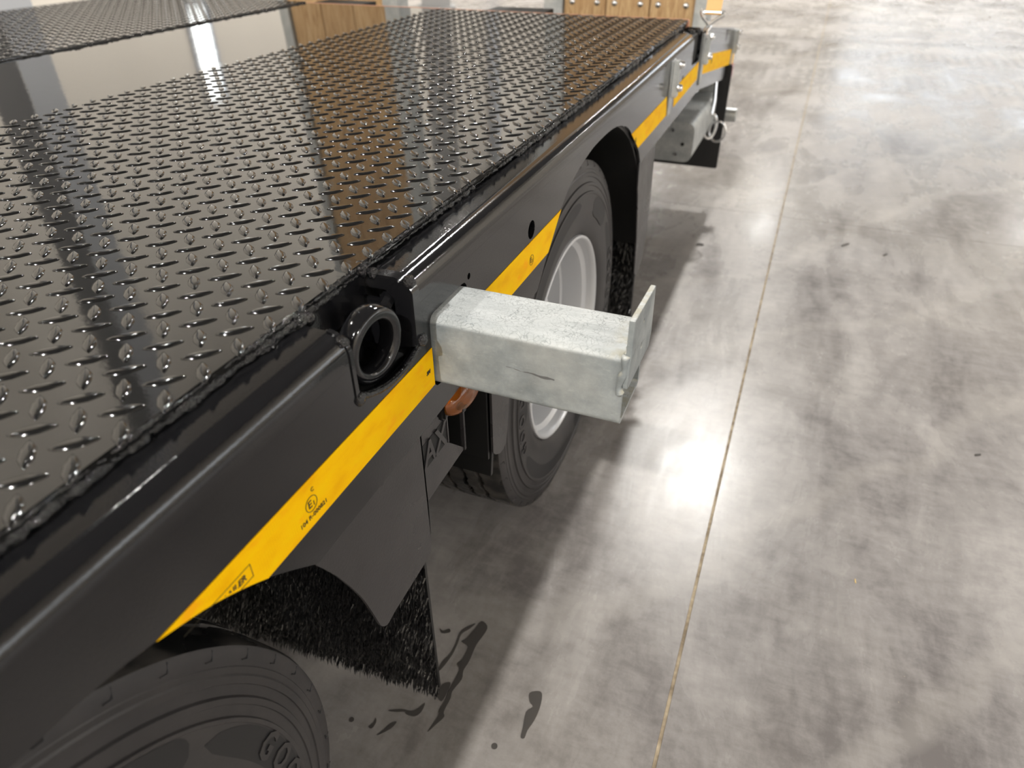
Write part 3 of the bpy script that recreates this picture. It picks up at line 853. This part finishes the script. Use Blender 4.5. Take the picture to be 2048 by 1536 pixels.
tag(make_ramp(0, 0, True), 'raised loading ramp with oak planks on the far side')

# ------------------------------------------------------------------ galvanised outrigger beam
B = empty('outrigger_beam', (0, (BY0+BY1)/2, BZ0))
tag(B, 'galvanised square steel beam pulled out of the trailer side', 'beam')
BX = .234
def local(o): o.location = tuple(-Vector(B.location)); return o
t = 0.006
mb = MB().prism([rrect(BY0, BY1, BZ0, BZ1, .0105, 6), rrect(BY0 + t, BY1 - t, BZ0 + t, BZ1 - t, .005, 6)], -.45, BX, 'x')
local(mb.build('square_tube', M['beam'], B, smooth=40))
ep = [(.154, .7775), (.152, .800), (.157, .822), (.157, .8615), (.2595, .8545), (.2655, .790), (.258, .7735)]
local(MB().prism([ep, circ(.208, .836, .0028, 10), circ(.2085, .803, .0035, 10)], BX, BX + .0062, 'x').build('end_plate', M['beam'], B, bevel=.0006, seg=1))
wb = catmull([(BX + .001, .1575, .818), (BX + .0, .1548, .812), (BX + .001, .1545, .800), (BX - .002, .1545, .79), (BX - .004, .1545, .778), (BX - .002, .1545, .770)], 4)
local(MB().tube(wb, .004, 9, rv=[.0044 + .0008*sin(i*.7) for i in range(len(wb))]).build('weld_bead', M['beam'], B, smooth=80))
wb = [(BX - .0005 + .001*sin(i*1.3), .158 + i*.0045, .8175 + .0012*sin(i*.9)) for i in range(21)]
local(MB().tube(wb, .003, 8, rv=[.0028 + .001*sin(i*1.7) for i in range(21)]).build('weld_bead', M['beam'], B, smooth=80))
sc_ = [(.095 + i*.004, .7715 - i*.0003 + .0006*sin(i)) for i in range(16)]
mb = MB(); vs = []
for i, (x, z) in enumerate(sc_):
    h = .0003 + .0022*max(0, (i-5)/10)*(1 if i < 14 else .3) + .0002*sin(i*2.3); vs += [(x, BY0 - .0002, z - h), (x, BY0 - .0002, z + h)]
mb.add(vs, [(2*i, 2*i+2, 2*i+3, 2*i+1) for i in range(15)])
local(mb.build('dark_scuff', M['scratch'], B, smooth=0))

# ------------------------------------------------------------------ strap with hook, shackle
ST = empty('ratchet_strap', (.012, 2.12, .914))
tag(ST, 'orange webbing strap with wire hook beside the raised ramp', 'strap')
o_ = Vector(ST.location); loc0 = lambda ob: (setattr(ob, 'location', tuple(-o_)), ob)[1]
w_ = .0245
pth = [(.012, 2.12, .914), (.010, 2.18, 1.06), (.0, 2.45, 1.75), (-.02, 2.80, 2.62)]
mb = MB(); vs = []
for x, y, z in pth: vs += [(x - w_, y, z), (x + w_, y, z), (x + w_, y + .003, z), (x - w_, y + .003, z)]
fs = []
for i in range(3):
    for k in range(4): fs.append((4*i+k, 4*i+(k+1) % 4, 4*i+4+(k+1) % 4, 4*i+4+k))
fs += [(0, 3, 2, 1), (12, 13, 14, 15)]
loc0(mb.add(vs, fs).build('webbing', M['strap'], ST, smooth=0))
loc0(MB().tube([(.012 - w_, 2.1215, .912), (.012 + w_, 2.1215, .912)], .0048, 10).build('webbing_loop', M['strap'], ST))
hk = [(-.022, 2.12, .924), (-.024, 2.12, .914), (-.016, 2.12, .898), (.001, 2.12, .882), (.0, 2.12, .872), (-.004, 2.10, .862), (-.002, 2.085, .853), (.004, 2.08, .850)]
loc0(MB().tube(catmull(hk, 4), .0062, 8).build('wire_hook', M['chrome'], ST))
hk = [(.040, 2.12, .918), (.048, 2.12, .910), (.03, 2.12, .897), (.009, 2.12, .882), (.008, 2.12, .872), (.003, 2.10, .862), (.006, 2.085, .853), (.010, 2.08, .850)]
loc0(MB().tube(catmull(hk, 4), .0062, 8).build('wire_hook', M['chrome'], ST))
loc0(MB().tube([(-.022, 2.1215, .914), (.042, 2.1215, .914)], .0038, 8).build('hook_bar', M['chrome'], ST))

SH = empty('shackle', (.02, 2.72, .42))
tag(SH, 'bright zinc shackle rings hanging below the trailer tail', 'shackle')
so = Vector(SH.location)
def shl(ob): ob.location = tuple(-so); return ob
def oval(c_, ry, rz, u, n=28):
    u = Vector(u).normalized(); return [Vector(c_) + u*ry*cos(2*pi*i/n) + Vector((0, 0, 1))*rz*sin(2*pi*i/n) for i in range(n)]
shl(MB().tube(oval((-.012, 2.70, .415), .026, .052, (1, .3, 0)), .0065, 8, closed=True).build('oval_ring', M['chrome'], SH))
shl(MB().tube(oval((.022, 2.70, .395), .036, .042, (1, -.2, 0)), .005, 8, closed=True).build('round_ring', M['chrome'], SH))
shl(MB().tube([(-.04, 2.70, .47), (-.012, 2.70, .465), (-.012, 2.72, .52), (-.02, 2.74, .60)], .008, 8).build('shackle_pin', M['chrome'], SH))

# ------------------------------------------------------------------ wet marks and crumbs on the floor
def flat(name, pts, m, label, cat, group=None, h=.0006, sm=True):
    if sm: pts = catmull(pts, 3, True)
    c_ = (sum(p[0] for p in pts)/len(pts), sum(p[1] for p in pts)/len(pts))
    o = MB().prism([[(p[0]-c_[0], p[1]-c_[1]) for p in pts]], 0., h, 'z').build(name, M[m], smooth=0)
    o.location = (c_[0], c_[1], .0002)
    return tag(o, label, cat, group)
G = 'wet marks on the concrete'
flat('water_puddle', [(-0.043, 0.331), (-0.027, 0.324), (-0.025, 0.307), (-0.03, 0.276), (-0.028, 0.24), (-0.03, 0.216), (-0.025, 0.198), (-0.031, 0.17), (-0.028, 0.156), (-0.028, 0.128), (-0.023, 0.119), (-0.031, 0.099), (-0.038, 0.083), (-0.034, 0.116), (-0.038, 0.127), (-0.036, 0.147), (-0.038, 0.167), (-0.038, 0.213), (-0.048, 0.224), (-0.043, 0.238), (-0.044, 0.266), (-0.060, 0.272), (-0.055, 0.283), (-0.048, 0.311)], 'wet', 'long dark wet streak on the floor beside the bristle flap', 'puddle', G)
flat('water_puddle', [(-0.052, 0.321), (-0.064, 0.309), (-0.073, 0.291), (-0.070, 0.264), (-0.070, 0.24), (-0.076, 0.221), (-0.077, 0.204), (-0.075, 0.196), (-0.070, 0.206), (-0.065, 0.238), (-0.066, 0.266), (-0.068, 0.288), (-0.058, 0.305)], 'wet', 'thin curved wet line left of the long wet streak', 'puddle', G)
flat('water_puddle', [(0.105, 0.22), (0.121, 0.23), (0.129, 0.223), (0.133, 0.199), (0.132, 0.174), (0.127, 0.152), (0.127, 0.137), (0.12, 0.136), (0.117, 0.154), (0.112, 0.183), (0.12, 0.197), (0.111, 0.204)], 'wet', 'small dark puddle on the brightly lit floor', 'puddle', G)
flat('water_puddle', [(-0.068, 0.13), (-0.066, 0.113), (-0.073, 0.1), (-0.09, 0.098), (-0.095, 0.101), (-0.109, 0.095), (-0.124, 0.092), (-0.103, 0.103), (-0.084, 0.107), (-0.075, 0.116)], 'wet', 'hooked wet trail below the corner of the bristle flap', 'puddle', G)
flat('water_puddle', [(-0.099, 0.079), (-0.102, 0.064), (-0.119, 0.044), (-0.113, 0.059), (-0.108, 0.071)], 'wet', 'slanted leaf-shaped wet spot under the hooked wet trail', 'puddle', G)
flat('water_puddle', [(-0.138, 0.071), (-0.133, 0.065), (-0.134, 0.052), (-0.141, 0.052), (-0.137, 0.063)], 'wet', 'narrow wet drop beside the leaf-shaped wet spot', 'puddle', G)
flat('water_puddle', [(-0.116, 0.284), (-0.107, 0.281), (-0.097, 0.29), (-0.092, 0.283), (-0.106, 0.275)], 'wet', 'small angular wet spot near the top of the long streak', 'puddle', G)
flat('water_puddle', [(-0.042, 0.184), (-0.039, 0.163), (-0.041, 0.144), (-0.055, 0.153), (-0.055, 0.175)], 'wet', 'blotch of water between the streak and flap corner', 'puddle', G)
flat('water_puddle', circ(.083, .104, .0055, 14), 'wet', 'round water drop at the edge of the trailer shadow', 'puddle', G)
flat('water_puddle', circ(-.177, .052, .0045, 12), 'wet', 'round water drop beside the near tyre', 'puddle', G)
def crumb(name, x, y, l, w, a, m, label, cat):
    o = MB().add([(-l, -w, 0), (l*.7, -w*1.2, 0), (l, w*.3, 0), (-l*.6, w, 0), (-l*.8, -w*.6, w), (l*.6, -w*.6, w*1.2), (l*.7, w*.2, w), (-l*.5, w*.6, w)],
                 [(0, 3, 2, 1), (4, 5, 6, 7), (0, 1, 5, 4), (1, 2, 6, 5), (2, 3, 7, 6), (3, 0, 4, 7)]).build(name, M[m], smooth=0)
    o.location = (x, y, .0003); o.rotation_euler = (0, 0, a); tag(o, label, cat)
crumb('wood_splinter', .670, .724, .007, .0014, 1.7, 'chip', 'tiny yellow wood splinter on the open floor', 'splinter')
crumb('dirt_crumb', .971, 1.29, .011, .003, .55, 'dirt', 'dark dirt crumb at the right of the floor', 'dirt')
crumb('dirt_crumb', .631, 2.62, .03, .004, .9, 'dirt', 'long dark scrap behind the floor joint', 'dirt')
crumb('dirt_crumb', .785, 2.571, .018, .004, 1.0, 'dirt', 'short dark scrap right of the long scrap', 'dirt')
crumb('dirt_crumb', .056, 2.401, .018, .007, .2, 'dirt', 'dark crumb at the far end of the trailer shadow', 'dirt')
